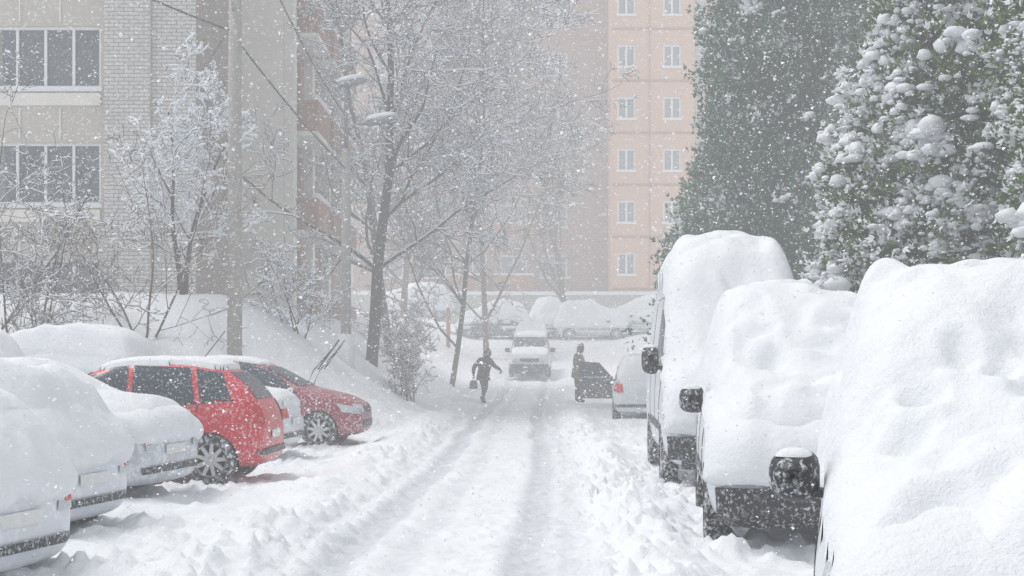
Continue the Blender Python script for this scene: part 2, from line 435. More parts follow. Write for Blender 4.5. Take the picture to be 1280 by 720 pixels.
HATCH = [(1.95, .32, .50, .62, .58, .50), (1.88, .22, .58, .74, .74, .62), (1.60, .18, .70, .88, .82, .70), (1.12, .17, .80, .97, .84, .74), (.85, .17, .86, 1.03, .84, .74),
         (.20, .17, .90, 1.43, .84, .60), (-.40, .17, .92, 1.50, .84, .60), (-1.10, .17, .95, 1.47, .83, .58), (-1.55, .18, .96, 1.38, .82, .56), (-1.80, .20, .93, 1.10, .79, .62), (-1.93, .24, .75, .90, .75, .62), (-1.97, .32, .60, .70, .66, .5)]
SEDAN = [(2.15, .32, .5, .62, .58, .5), (2.07, .22, .56, .74, .74, .62), (1.75, .18, .66, .84, .83, .7), (1.15, .17, .78, .93, .84, .74), (.9, .17, .84, .99, .84, .74), (.25, .17, .88, 1.36, .84, .6),
         (-.3, .17, .9, 1.42, .84, .6), (-.65, .17, .92, 1.38, .84, .58), (-1.25, .17, .93, 1.06, .84, .66), (-1.45, .18, .92, 1.02, .83, .68), (-1.98, .2, .86, .98, .80, .66), (-2.11, .24, .72, .86, .76, .62), (-2.15, .32, .58, .68, .68, .5)]
MINI = [(2.15, .32, .55, .72, .66, .55), (2.06, .22, .70, .90, .82, .70), (1.65, .20, .88, 1.04, .89, .76), (1.22, .20, .98, 1.14, .90, .78), (.35, .20, 1.02, 1.76, .90, .70), (-.2, .20, 1.03, 1.87, .90, .70),
        (-1.5, .20, 1.03, 1.87, .90, .70), (-2.0, .22, 1.02, 1.80, .88, .68), (-2.13, .30, .95, 1.45, .85, .66), (-2.17, .35, .7, .92, .8, .65)]
VAN = [(2.6, .32, .6, .86, .76, .65), (2.5, .24, .85, 1.07, .92, .8), (2.15, .24, 1.05, 1.25, .97, .85), (1.85, .24, 1.15, 1.38, .98, .86), (1.15, .24, 1.3, 2.2, .98, .82), (.6, .24, 1.35, 2.68, .98, .80),
       (-1, .24, 1.35, 2.74, .98, .80), (-2.4, .24, 1.35, 2.72, .98, .80), (-2.58, .3, 1.3, 2.6, .96, .78), (-2.62, .4, .9, 1.2, .93, .8)]
BODY = {}
def vehicle(name, kind, paint, loc, heading, snow=(.1, .5), seed=1, keep=None, res=.035, zmin=.6, nblur=20, r=.2, rough=.25, plaster=(), lowlamp=False, zs=1, pits=()):
    """heading: world angle of car's forward (+x local)."""
    st = {'hatch': HATCH, 'mini': MINI, 'van': VAN, 'sedan': SEDAN}[kind]
    wheels = {'hatch': (1.2, -1.32), 'sedan': (1.3, -1.3), 'mini': (1.35, -1.35), 'van': (1.75, -1.6)}[kind]
    hw = {'hatch': .84, 'sedan': .84, 'mini': .90, 'van': .98}[kind]; wr = {'hatch': .345, 'sedan': .345, 'mini': .36, 'van': .39}[kind]
    key = (kind, paint)
    if key not in BODY: BODY[key] = body_mesh(st, wheels, wr, hw, M[paint])
    me, bvh = BODY[key]
    e = empty(name, (loc[0], loc[1], (gz(*loc)-.03) if len(loc) < 3 else loc[2]), heading); e.scale = (1, 1, zs)
    link('body', me, None, e)
    sc = (wr-.03)/.31
    for wx in wheels:
        for s in (1, -1):
            o = link('wheel', WHEEL, None, e, (wx, s*(hw-.12), wr-.045), (0, random.random()*3, 0 if s > 0 else math.pi)); o.scale = (sc, 1.05, sc)
    D = Acc(); x1 = st[0][0]; x0 = st[-1][0]
    mats = [M['glass'], M['dark'], M['lampred'], M['lampclear'], M['plate'], M['orange'], M['metal']]
    if kind in ('hatch', 'sedan'):
        sed = kind == 'sedan'
        for s in ('L', 'Rt'):
            if sed:
                patch(D, bvh, s, [(-.2, .94), (.82, .92), (.35, 1.30), (-.18, 1.345)], 0)
                patch(D, bvh, s, [(-1.05, .97), (-.27, .94), (-.25, 1.345), (-.75, 1.31)], 0)
            else:
                patch(D, bvh, s, [(-.26, .95), (.78, .93), (.30, 1.36), (-.24, 1.42)], 0)
                patch(D, bvh, s, [(-1.12, .985), (-.33, .95), (-.31, 1.42), (-1.02, 1.395)], 0)
                patch(D, bvh, s, [(-1.56, 1.03), (-1.19, .995), (-1.09, 1.385), (-1.42, 1.33)], 0)
                if not lowlamp: patch(D, bvh, s, [(-1.93, .74), (-1.74, .76), (-1.73, .98), (-1.84, 1.0)], 2, .012)
                for pts in ([(-.26, .935), (.80, .915)], [(-1.60, 1.015), (-1.12, .97), (-.33, .935)]): seam(D, bvh, s, pts, 1, .009)
            seam(D, bvh, s, [(.82, .86), (.80, .5), (.66, .28), (-.28, .27), (-.30, .93)], 1)
            seam(D, bvh, s, [(-.30, .27), (-.98, .30), (-1.12, .62), (-1.15, .95)], 1)
            patch(D, bvh, s, [(-.9, .50), (.85, .50), (.85, .545), (-.9, .535)], 1, .006, 16, 1)
            for hx in (-.12, -.95): patch(D, bvh, s, [(hx, .80), (hx+.17, .80), (hx+.17, .83), (hx, .83)], 1, .03, 3, 1)
            xx = x1-1.95
            patch(D, bvh, s, [(1.62+xx, .60), (1.90+xx, .56), (1.84+xx, .68), (1.50+xx, .74)], 3, .012)
        if sed: patch(D, bvh, 'B', [(-.58, 1.07), (.58, 1.07), (.5, 1.32), (-.5, 1.32)], 0)
        else: patch(D, bvh, 'B', [(-.5, 1.02), (.5, 1.02), (.46, 1.34), (-.46, 1.34)], 0)
        patch(D, bvh, 'F', [(-.66, 1.03), (.66, 1.03), (.54, 1.33), (-.54, 1.33)], 0, .012)
        for s in (1, -1):
            if lowlamp: patch(D, bvh, 'B', [(s*.48, .60), (s*.70, .60), (s*.70, .72), (s*.50, .72)], 3, .014); patch(D, bvh, 'B', [(s*.58, .66), (s*.71, .66), (s*.70, .74), (s*.60, .74)], 2, .02)
            elif sed: patch(D, bvh, 'B', [(s*.45, .66), (s*.72, .66), (s*.71, .80), (s*.48, .80)], 2, .014)
            else: patch(D, bvh, 'B', [(s*.55, .72), (s*.70, .72), (s*.70, .98), (s*.58, .98)], 2, .014)
            patch(D, bvh, 'F', [(s*.38, .58), (s*.68, .60), (s*.66, .73), (s*.40, .70)], 3, .012)
        patch(D, bvh, 'F', [(-.34, .58), (.34, .58), (.34, .68), (-.34, .68)], 1, .012)
        patch(D, bvh, 'F', [(-.5, .34), (.5, .34), (.5, .46), (-.5, .46)], 1, .012)
        patch(D, bvh, 'B', [(-.26, .54), (.26, .54), (.26, .64), (-.26, .64)], 4, .02)
        patch(D, bvh, 'B', [(-.72, .36), (.72, .36), (.74, .43), (-.74, .43)], 1, .03)
        mir = (.72, .90)
    elif kind == 'mini':
        for s in ('L', 'Rt'):
            patch(D, bvh, s, [(.05, 1.07), (.95, 1.07), (.50, 1.62), (.05, 1.70)], 0)
            patch(D, bvh, s, [(-1.0, 1.07), (-.03, 1.07), (-.03, 1.71), (-1.0, 1.71)], 0)
            patch(D, bvh, s, [(-1.85, 1.10), (-1.08, 1.07), (-1.08, 1.71), (-1.75, 1.66)], 0)
            seam(D, bvh, s, [(1.0, 1.0), (.95, .34), (0, .30), (.0, 1.05)], 1)
            seam(D, bvh, s, [(0, .3), (-.95, .3), (-1.04, 1.0)], 1)
            patch(D, bvh, s, [(-.95, .52), (.9, .52), (.9, .60), (-.95, .60)], 1, .01, 16, 1)
            patch(D, bvh, s, [(.1, .90), (.26, .90), (.26, .93), (.1, .93)], 1, .03, 3, 1)
            patch(D, bvh, s, [(-2.13, .8), (-1.98, .8), (-1.98, 1.12), (-2.08, 1.15)], 2, .012)
            patch(D, bvh, s, [(1.75, .70), (2.08, .66), (2.0, .84), (1.66, .88)], 3, .012)
        patch(D, bvh, 'F', [(-.72, 1.15), (.72, 1.15), (.62, 1.68), (-.62, 1.68)], 0, .012)
        patch(D, bvh, 'B', [(-.6, 1.2), (.6, 1.2), (.55, 1.65), (-.55, 1.65)], 0, .012)
        patch(D, bvh, 'F', [(-.76, .26), (.76, .26), (.78, .52), (-.78, .52)], 1, .045, 14, 4)
        patch(D, bvh, 'F', [(-.4, .62), (.4, .62), (.4, .76), (-.4, .76)], 1, .02)
        for s in (1, -1):
            patch(D, bvh, 'F', [(s*.45, .62), (s*.76, .64), (s*.74, .84), (s*.48, .82)], 3, .015)
            patch(D, bvh, 'B', [(s*.62, .8), (s*.78, .8), (s*.76, 1.15), (s*.64, 1.15)], 2, .015)
        patch(D, bvh, 'B', [(-.7, .34), (.7, .34), (.7, .55), (-.7, .55)], 1, .02)
        mir = (.93, 1.12)
    else:
        for s in ('L', 'Rt'):
            patch(D, bvh, s, [(.55, 1.38), (1.55, 1.30), (1.12, 2.02), (.55, 2.05)], 0)
            seam(D, bvh, s, [(1.6, 1.25), (1.4, .40), (.45, .36), (.45, 2.2)], 1)
            seam(D, bvh, s, [(.40, .36), (-.9, .36), (-.9, 2.2), (.40, 2.2)], 1)
            patch(D, bvh, s, [(-1.1, .62), (1.3, .62), (1.3, .72), (-1.1, .72)], 1, .012, 16, 1)
            patch(D, bvh, s, [(2.2, .78), (2.5, .75), (2.44, .98), (2.1, 1.0)], 3, .012)
        patch(D, bvh, 'F', [(-.82, 1.42), (.82, 1.42), (.74, 2.15), (-.74, 2.15)], 0, .012)
        patch(D, bvh, 'F', [(-.86, .28), (.86, .28), (.88, .60), (-.88, .60)], 1, .05, 14, 4)
        patch(D, bvh, 'F', [(-.5, .7), (.5, .7), (.5, .9), (-.5, .9)], 1, .02)
        for s in (1, -1): patch(D, bvh, 'F', [(s*.55, .70), (s*.86, .72), (s*.84, .96), (s*.58, .94)], 3, .015)
        mir = (1.45, 1.42)
    D.obj('trim_and_glazing', mats, e, smooth=True)
    if plaster:
        S = Acc()
        for k, (md, c, t) in enumerate(plaster): snow_patch(S, bvh, md, c, t, seed+k)
        S.obj('packed_snow', [M['snow']], e, smooth=True)
    Mi = Acc(); mh, mw = (.34, .2) if kind == 'van' else ((.22, .20) if kind == 'mini' else (.13, .19))
    for s in (1, -1):
        h, n = cast(bvh, 'L' if s > 0 else 'Rt', *mir)
        if h is None: continue
        y = h.y; a, b = s*.05, s*(.07+mw)
        pr = []
        for (dx, sh) in ((-.05, .86), (-.03, 1), (.03, .96), (.09, .7), (.11, .35)):
            for k in range(18):
                an = 2*math.pi*(k+.5)/18; ss = lambda v: math.copysign(abs(v)**.62, v)
                pr.append((mir[0]+dx, y+(a+b)/2+(b-a)/2*ss(math.cos(an))*sh, mir[1]+.02+mh/2*ss(math.sin(an))*sh*(1-.12*math.cos(an)*s*(1 if b > a else -1))))
        fs = [(i*18+k, i*18+(k+1) % 18, (i+1)*18+(k+1) % 18, (i+1)*18+k) for i in range(4) for k in range(18)]+[tuple(range(18)), tuple(range(89, 71, -1))]
        Mi.add(pr, fs, 0)
        Mi.tube([(mir[0], y-s*.03, mir[1]-mh*.25), (mir[0]+.01, y+s*.09, mir[1]-mh*.2)], .025, 6, 0)
        top = []
        for i in range(5):
            for k in range(10):
                an = 2*math.pi*k/10; rr = math.cos(i/4*math.pi/2)
                top.append((mir[0]+.02+.06*rr*math.cos(an), y+(a+b)/2+(mw*.42)*rr*math.sin(an), mir[1]+.01+mh*.44+.04*math.sin(i/4*math.pi/2)))
        Mi.add(top, [(i*10+k, i*10+(k+1) % 10, (i+1)*10+(k+1) % 10, (i+1)*10+k) for i in range(4) for k in range(10)], 1)
    Mi.obj('mirrors', [M['dark'], M['snow']], e, smooth=True)
    if snow:
        car_snow(e, bvh, x0, x1, hw, snow[0], snow[1], seed=seed, keep=keep, res=res, zmin=zmin, nblur=nblur, r=r, rough=rough, pits=pits)
    return e, bvh

random.seed(4)
def place_front(fx, fy, ang, L2):
    return (fx-math.cos(ang)*L2, fy-math.sin(ang)*L2)
a3 = R(-90-13); c = place_front(1.90, 4.75, a3, 2.15)
e3, b3 = vehicle('parked_minivan', 'mini', 'white', (*c, -.06), a3, (.25, .16), 3, res=.022, nblur=70, r=.32, rough=.62, zmin=.80,
    pits=((1.05, -.45, .09, .10), (.80, -.28, .07, .08), (.95, -.12, .06, .06), (1.35, .05, .10, .09), (1.30, -.50, .08, .08), (.45, .25, .12, .06), (1.5, .35, .10, .08)),
    plaster=(('F', [(-.86, .46), (.86, .46), (.86, 1.06), (-.86, 1.06)], .09), ('Rt', [(-2.1, 1.02), (.74, 1.0), (.55, 1.6), (-2.1, 1.78)], .06)))
A = Acc(); A.tube([(-.35, .30, 1.85), (-.38, .31, 2.34)], .006, 6); A.obj('antenna', [M['dark']], e3)
a2 = R(-90-6); c = place_front(2.42, 11.15, a2, 2.15)
vehicle('parked_minivan', 'mini', 'white', (*c, 0), a2, (.28, .16), 8, res=.03, nblur=60, r=.32, rough=.5, zmin=.75, zs=1.07,
    pits=((1.1, -.3, .10, .07), (.7, .2, .10, .06)),
    plaster=(('F', [(-.95, .46), (.95, .46), (.95, 1.15), (-.95, 1.15)], .12), ('Rt', [(-2.1, 1.0), (.74, 1.0), (.6, 1.5), (-2.1, 1.78)], .06)))
a1 = R(-90-3); c = place_front(2.75, 16.7, a1, 2.6)
vehicle('parked_van', 'van', 'white', (*c, 0), a1, (.32, .15), 12, res=.04, nblur=40, r=.36, rough=.42, zmin=.9, zs=1.08,
    plaster=(('F', [(-1.0, .56), (1.0, .56), (1.0, 1.45), (-1.0, 1.45)], .13),))
# left-hand row: tails towards the lane
BP = ('B', [(-.86, .62), (.86, .62), (.86, 1.25), (-.86, 1.25)], .12)
SPL = ('L', [(-1.9, .80), (1.0, .78), (.6, 1.4), (-1.6, 1.35)], .06)
vehicle('parked_car', 'hatch', 'white', (-5.38, 10.5, -.14), R(180-14), (.22, .2), 21, r=.3, nblur=50, res=.025, zmin=.68, plaster=(BP, SPL), lowlamp=True, rough=.5)
vehicle('parked_car', 'hatch', 'white', (-5.72, 13.3, -.10), R(180-12), (.24, .2), 22, r=.3, nblur=50, res=.025, zmin=.68, plaster=(BP, SPL), lowlamp=True, rough=.5)
vehicle('parked_car', 'sedan', 'silver', (-5.82, 16.0, 0), R(180-10), (.18, .2), 23, r=.25, nblur=26, zmin=.66, plaster=(('B', [(-.86, .60), (.86, .60), (.86, 1.0), (-.86, 1.0)], .11),), lowlamp=True, rough=.4)
er, br = vehicle('red_hatchback', 'hatch', 'red', (-5.02, 18.4, .0), R(180-2), (.07, .68), 24, r=.08, nblur=6, res=.03, keep=lambda x, y, z: z > 1.36 or x > .8, zs=1.04)
A = Acc(); A.tube([(-1.0, .0, 1.46), (-1.32, .0, 1.85)], .006, 6); A.obj('antenna', [M['dark']], er)
vehicle('parked_car', 'sedan', 'white', (-5.5, 22.2, 0), R(180-4), (.12, .35), 25, r=.16)
ed, bd = vehicle('dark_red_hatchback', 'hatch', 'dred', (-4.5, 25.4, 0), R(-3), (.06, .7), 26, r=.08, nblur=6, keep=lambda x, y, z: z > 1.36, zs=1.05)
A = Acc()
for yy in (-.35, .25):
    A.tube([(.92, yy, 1.04), (1.02, yy+.05, 1.28), (1.32, yy+.12, 1.62)], .011, 5); A.tube([(1.1, yy+.05, 1.30), (1.46, yy+.15, 1.80)], .014, 5)
A.obj('raised_wipers', [M['dark']], ed)
vehicle('parked_car', 'hatch', 'silver', (-8.6, 19.5, 0.35), R(200), (.28, .2), 27, r=.28, nblur=30, plaster=(SPL,))
vehicle('parked_car', 'hatch', 'silver', (-8.0, 24.5, 0.40), R(170), (.28, .2), 28, r=.28, nblur=30, plaster=(SPL,))
# middle-distance
vehicle('parked_suv', 'mini', 'silver', (.80, 61.5), R(-92), (.12, .6), 31, r=.2, nblur=15, keep=lambda x, y, z: z > 1.66 or x > 1.1)
vehicle('parked_car', 'hatch', 'silver', (.9, 68), R(-92), (.25, .25), 32, r=.2)
vehicle('parked_car', 'hatch', 'white', (3.45, 37.2), R(86), (.22, .4), 33, r=.2)
eo, bo = vehicle('parked_car', 'hatch', 'black', (4.0, 44.2), R(-96), (.2, .4), 34, r=.2)
FULL = tuple((sd, [(-1.95, .55), (1.9, .55), (1.5, 1.25), (-1.8, 1.35)], .14) for sd in ('L', 'Rt'))+(('B', [(-.9, .5), (.9, .5), (.9, 1.3), (-.9, 1.3)], .15), ('F', [(-.9, .5), (.9, .5), (.9, .95), (-.9, .95)], .15))
for i, (x, y, h) in enumerate(((-1.0, 75.5, 175), (4.2, 75.5, 8), (1.8, 77, 100), (7.2, 76, 170), (-5.2, 76, 185))):
    vehicle('parked_car', 'hatch', 'black' if i == 0 else 'silver', (x, y), R(h), (.62, .14), 40+i, r=.5, nblur=60, plaster=FULL[2:] if i == 0 else FULL)
D = Acc()
D.add([(0, 0, .3), (1.0, 0, .3), (1.05, 0, .95), (0, 0, .95), (0, .06, .3), (1.0, .06, .3), (1.05, .06, .95), (0, .06, .95)],
      [(0, 1, 2, 3), (4, 7, 6, 5), (0, 4, 5, 1), (1, 5, 6, 2), (2, 6, 7, 3), (3, 7, 4, 0)], 0)
D.tube([(.02, .03, .95), (.42, .03, 1.38), (.98, .03, 1.42), (1.03, .03, .95)], .03, 6, 1)
D.add([(.06, .03, .96), (1.0, .03, .96), (.96, .03, 1.39), (.42, .03, 1.36)], [(0, 1, 2, 3)], 2)
D.add([(.1, -.03, .45), (.9, -.03, .45), (.9, -.03, .8), (.1, -.03, .8), (.1, 0, .45), (.9, 0, .45), (.9, 0, .8), (.1, 0, .8)], [(0, 1, 2, 3), (0, 4, 5, 1), (1, 5, 6, 2), (2, 6, 7, 3), (3, 7, 4, 0)], 1)
o = D.obj('open_door', [M['black'], M['dark'], M['glass']], eo, loc=(.80, -.86, 0), rot=(0, 0, R(-105)))

# ------------------------------------------------------------------ buildings
def facade(parent, name, loc, rz, W, z0, z1, wins, wall, glass='wglass', dep=.2, fw=.07, snow=True):
    A = Acc(); Fm = Acc(); Gl = Acc(); Sn = Acc()
    xsx = sorted(set([0, W]+[w[0] for w in wins]+[w[1] for w in wins])); zs = sorted(set([z0, z1]+[w[2] for w in wins]+[w[3] for w in wins]))
    for i in range(len(xsx)-1):
        for j in range(len(zs)-1):
            cx, cz = (xsx[i]+xsx[i+1])/2, (zs[j]+zs[j+1])/2
            if any(w[0] < cx < w[1] and w[2] < cz < w[3] for w in wins): continue
            A.add([(xsx[i], 0, zs[j]), (xsx[i+1], 0, zs[j]), (xsx[i+1], 0, zs[j+1]), (xsx[i], 0, zs[j+1])], [(0, 1, 2, 3)])
    for (a, b, c, d, n) in wins:
        A.add([(a, 0, c), (b, 0, c), (b, 0, d), (a, 0, d), (a, dep, c), (b, dep, c), (b, dep, d), (a, dep, d)],
              [(0, 4, 5, 1), (1, 5, 6, 2), (2, 6, 7, 3), (3, 7, 4, 0)])
        Gl.add([(a, dep-.01, c), (b, dep-.01, c), (b, dep-.01, d), (a, dep-.01, d)], [(0, 1, 2, 3)])
        y0, y1 = dep-.09, dep-.02
        Fm.box((a, y0, c), (b, y1, c+fw)); Fm.box((a, y0, d-fw), (b, y1, d))
        for k in range(n+1):
            xx = a+(b-a)*k/n; q = fw/2 if 0 < k < n else fw
            xa = xx-q if k > 0 else xx; xb = xx+q if k < n else xx
            Fm.box((xa, y0+.003, c+fw), (xb, y1, d-fw))
        Fm.box((a-.06, -.08, c-.05), (b+.06, dep-.1, c-.003))
        if snow: Sn.add([(a-.06, -.085, c-.003), (b+.06, -.085, c-.003), (b+.04, -.06, c+.07), (a-.04, -.06, c+.07), (a-.03, dep-.1, c+.12), (b+.03, dep-.1, c+.12), (a-.06, dep-.1, c-.003), (b+.06, dep-.1, c-.003)],
                        [(0, 1, 2, 3), (3, 2, 5, 4), (0, 3, 4, 6), (1, 7, 5, 2)])
    A.obj(name+'_wall', [M[wall]], parent, loc=loc, rot=(0, 0, rz))
    if wins:
        Fm.obj(name+'_frames', [M['frame']], parent, loc=loc, rot=(0, 0, rz)); Gl.obj(name+'_glass', [M[glass]], parent, loc=loc, rot=(0, 0, rz))
        if snow: Sn.obj(name+'_sill_snow', [M['snow']], parent, loc=loc, rot=(0, 0, rz), smooth=False)

ab = empty('apartment_building', (0, 0, 0))
zf = 26
wA = []
for k in range(-1, 7):
    zc = 5.5+3.03*k
    wA.append((9.15, 14.3, zc, zc+1.65, 7))
facade(ab, 'panel', (-25, 37, 0), 0, 14.45, 0, zf, wA, 'stucco')
facade(ab, 'brick_pier', (-10.55, 36.75, 0), 0, 1.2, 0, zf, [], 'wbrick')
facade(ab, 'brick_pier_outer', (-9.35, 36.9, 0), 0, 1.15, 0, zf, [], 'wbrick')
A = Acc()
A.box((-9.45, 36.753, 0), (-9.353, 37.0, zf)); A.box((-10.547, 36.76, 0), (-10.45, 37.0, zf))
for k in range(-1, 7):
    zc = 5.5+3.03*k
    A.box((-15.85, 36.93, zc-.42), (-10.7, 36.997, zc-.10), 1)
    for xx in (-14.9, -13.85, -12.8, -11.75): A.box((xx-.02, 36.96, zc+1.75), (xx+.02, 36.997, zc+2.55), 1)
A.obj('pier_returns', [M['stucco'], M['plaster']], ab)
C = Acc(); rc = random.Random(2)
for k in range(-1, 7):
    zc = 5.5+3.03*k
    for p in range(7):
        xa = -15.85+5.15*p/7
        if rc.random() < .45:
            w_ = .15+.3*rc.random(); C.add([(xa+.08, 37.187, zc+.1), (xa+.08+w_, 37.187, zc+.1), (xa+.08+w_*.8, 37.187, zc+1.6), (xa+.08, 37.187, zc+1.6)], [(0, 1, 2, 3)])
C.obj('curtains', [mat('curtain', (.22, .22, .215), .8)], ab)
facade(ab, 'side_brown', (-8.2, 36.9, 0), R(90), 6.1, 0, zf, [], 'brbrick')
facade(ab, 'gable', (-8.2, 43, 0), 0, 1.3, 0, zf, [], 'plaster')
wB = []
for k in range(0, 8):
    zc = 3.6+3.03*k
    wB += [(1.2, 3.4, zc, zc+1.6, 3), (5.2, 7.2, zc, zc+1.6, 2), (9.0, 11.2, zc, zc+1.6, 3), (13, 14.6, zc, zc+1.6, 2)]
facade(ab, 'street_side', (-6.9, 43, 0), R(90), 16, 0, zf, wB, 'rustbrick')
A = Acc(); S = Acc()
for y0 in (43.02, 47.1, 51.2, 55.2, 58.4):
    A.box((-6.895, y0, 0), (-6.6, y0+.6, zf), 1)
for k in range(0, 8):
    zc = 2.35+3.03*k
    for (ya, yb) in ((43.9, 46.9), (47.9, 50.9), (51.95, 54.9)):
        A.box((-6.89, ya, zc), (-6.0, yb, zc+.14), 1); A.box((-6.08, ya+.003, zc+.14), (-6.0, yb-.003, zc+1.1), 0)
        A.box((-6.89, ya+.01, zc+.14), (-6.083, ya+.07, zc+1.1), 0)
        A.box((-6.09, ya-.02, zc+1.1), (-5.98, yb+.02, zc+1.15), 2)
        S.box((-6.11, ya, zc+1.15), (-5.96, yb, zc+1.26)); S.box((-6.05, ya-.08, zc+.0), (-5.95, ya-.003, zc+.1))
A.obj('balconies', [M['rustbrick'], M['plaster'], M['frame']], ab); S.obj('balcony_snow', [M['snow']], ab, bevel=.03)
A = Acc(); A.box((-25, 37.1, zf), (-8.25, 59, zf+.3)); A.box((-8.25, 43.1, zf), (-6.95, 59, zf+.3)); A.box((-25, 59.01, 0), (-6.95, 59.2, zf-.01)); A.obj('roof', [M['snow']], ab)

fb = empty('apartment_tower', (0, 0, 0))
w1 = []; w2 = []
for k in range(-1, 8):
    zc = 7.1+3.11*k
    for xc in (6.84, 9.57, 12.8, 16.0, 19.2): w1.append((xc-6-.55, xc-6+.55, zc-.68, zc+.68, 2))
    for xc in (-7.5, -4.9, -2.4, .1, 2.57): w2.append((xc+12-.85, xc+12+.85, zc-.72, zc+.72, 3 if xc > 2 else 2))
facade(fb, 'panel_wing', (6, 85, 0), 0, 16, 0, 31, w1, 'peach', 'wglassfar', fw=.11)
facade(fb, 'brick_wing', (-12, 87.5, 0), 0, 17.95, 0, 31, w2, 'rbrick', 'wglassfar', fw=.11)
A = Acc()
for k in range(-1, 8):
    zc = 7.1+3.11*k+1.55
    A.box((6.003, 84.96, zc), (22, 84.998, zc+.14), 0)
    A.box((-12, 87.46, zc+.01), (5.94, 87.497, zc+.14), 0)
    zb = 7.1+3.11*k-1.75      # balcony stack
    for xa in (-3.9, -1.1):
        A.box((xa, 86.3, zb), (xa+2.4, 87.45, zb+.15), 1); A.box((xa, 86.3, zb+.153), (xa+2.4, 86.4, zb+1.15), 0)
        A.box((xa, 86.403, zb+.153), (xa+.08, 87.45, zb+1.15), 0); A.box((xa+2.32, 86.403, zb+.153), (xa+2.4, 87.45, zb+1.15), 0)
        A.box((xa-.02, 86.27, zb+1.153), (xa+2.42, 86.43, zb+1.27), 3)
A.box((10.95, 84.93, 5.5), (11.45, 84.957, 31.02), 1)
A.box((8.2, 84.92, 5.5), (8.25, 84.95, 31), 0)
A.box((5.9, 84.97, 0), (5.997, 87.49, 31), 2)
A.box((-12, 84.2, 0), (22, 84.6, 5.2), 1)
A.box((5.5, 84.7, 30.99), (22, 96, 31.4), 3); A.box((-12, 87.4, 31), (5.45, 96, 31.35), 3)
A.box((-12.3, 87.5, 0), (-12.02, 96, 31), 2)
A.obj('trim', [M['seam'], M['concrete'], M['peach'], M['snow']], fb)
A = Acc(); A.box((-12, 84.15, 5.2), (22, 84.65, 5.42)); A.obj('wall_snow', [M['snow']], fb, bevel=.06)

# ------------------------------------------------------------------ poles
def ice(acc, c, s, mi=0, rng=random):
    vs = []; n = 8; ph = rng.random()*6
    for i in range(6):
        th = math.pi*i/5
        for k in range(n):
            a = 2*math.pi*k/n; q = 1+.18*math.sin(3*a+ph)+.12*math.sin(5*th+ph*2)
            vs.append((c[0]+s[0]*math.sin(th)*math.cos(a)*q, c[1]+s[1]*math.sin(th)*math.sin(a)*q, c[2]+s[2]*math.cos(th)*(1 if th < 1.6 else .5)))
    acc.add(vs, [(i*n+k, (i+1)*n+k, (i+1)*n+(k+1) % n, i*n+(k+1) % n) for i in range(5) for k in range(n)], mi)
up = empty('utility_pole', (-5.85, 30, gz(-5.85, 30)-.2))
A = Acc(); A.tube([(0, 0, 0), (0, 0, 5), (.03, 0, 11.2)], [.16, .145, .12], 14, 0); A.obj('shaft', [M['concrete']], up, smooth=True)
A = Acc(); A.tube([(-.6, .2, 9.0), (.6, -.2, 9.0)], .05, 6, 0)
A.tube([(0, 0, 7.7), (0, -.2, 7.75), (0, -.25, 7.9)], .03, 6, 0); A.obj('crossarm', [M['metal']], up)
def wire(a, b, sag):
    return [Vector(a).lerp(Vector(b), t/16)-Vector((0, 0, sag*4*(t/16)*(1-t/16))) for t in range(17)]
A = Acc()
A.tube(wire((0, 0, 7.3), (-5.5, -7, 9.2), .25), .022, 5); A.tube(wire((0, 0, 7.2), (1.65, 6, 5.2), .1), .022, 5)
A.tube(wire((0, 0, 7.6), (-2.6, 7, 7.4), .1), .018, 5); A.tube(wire((.5, -.2, 9), (1.6, 6, 6.6), .2), .016, 5)
A.obj('cables', [M['dark']], up)
lz = gz(-4.2, 36)-.2; lp = empty('street_lamp', (-4.2, 36, lz))
A = Acc(); H = 8.45-lz
A.tube([(0, 0, 0), (0, 0, 3), (0, 0, H-1.6)], [.14, .12, .1], 14, 0); A.tube([(0, 0, H-1.6), (0, 0, H-.15), (.05, -.05, H)], .05, 8, 1)
A.tube([(0, 0, H-1.15), (.3, -.1, H-1.0), (.55, -.15, H-1.0)], .04, 8, 1)
A.box((-.2, -.2, -.1), (.2, .2, .9), 2)
A.obj('post', [M['pole'], M['metal'], M['frame']], lp, smooth=True)
def lamp_head(x, y, z, L, ang):
    A = Acc(); vs = []; n = 10
    for i, (t, w, h) in enumerate(((0, .04, .03), (.1, .09, .07), (.4, .16, .1), (.75, .15, .09), (1, .05, .03))):
        for k in range(n):
            a = 2*math.pi*k/n; vs.append((t*L, w*math.cos(a), h*math.sin(a)))
    A.add(vs, [(i*n+k, i*n+(k+1) % n, (i+1)*n+(k+1) % n, (i+1)*n+k) for i in range(4) for k in range(n)]+[tuple(range(n))[::-1], tuple(40+k for k in range(n))], 0)
    ice(A, (L*.5, 0, .1), (L*.52, .15, .11), 1)
    A.obj('lamp_head', [M['metal'], M['snow']], lp, smooth=True, loc=(x, y, z), rot=(0, R(-8), ang))
lamp_head(-.25, 0, H, .8, R(-5)); lamp_head(.5, -.15, H-1.0, .8, R(-15))
sp = empty('marker_post', (-3.05, 68, gz(-3.05, 68)))
A = Acc(); A.tube([(0, 0, -.2), (0, 0, 1.9)], .10, 8, 0); ice(A, (0, 0, 1.93), (.13, .13, .12), 1); A.obj('post', [M['seam'], M['snow']], sp, smooth=True)

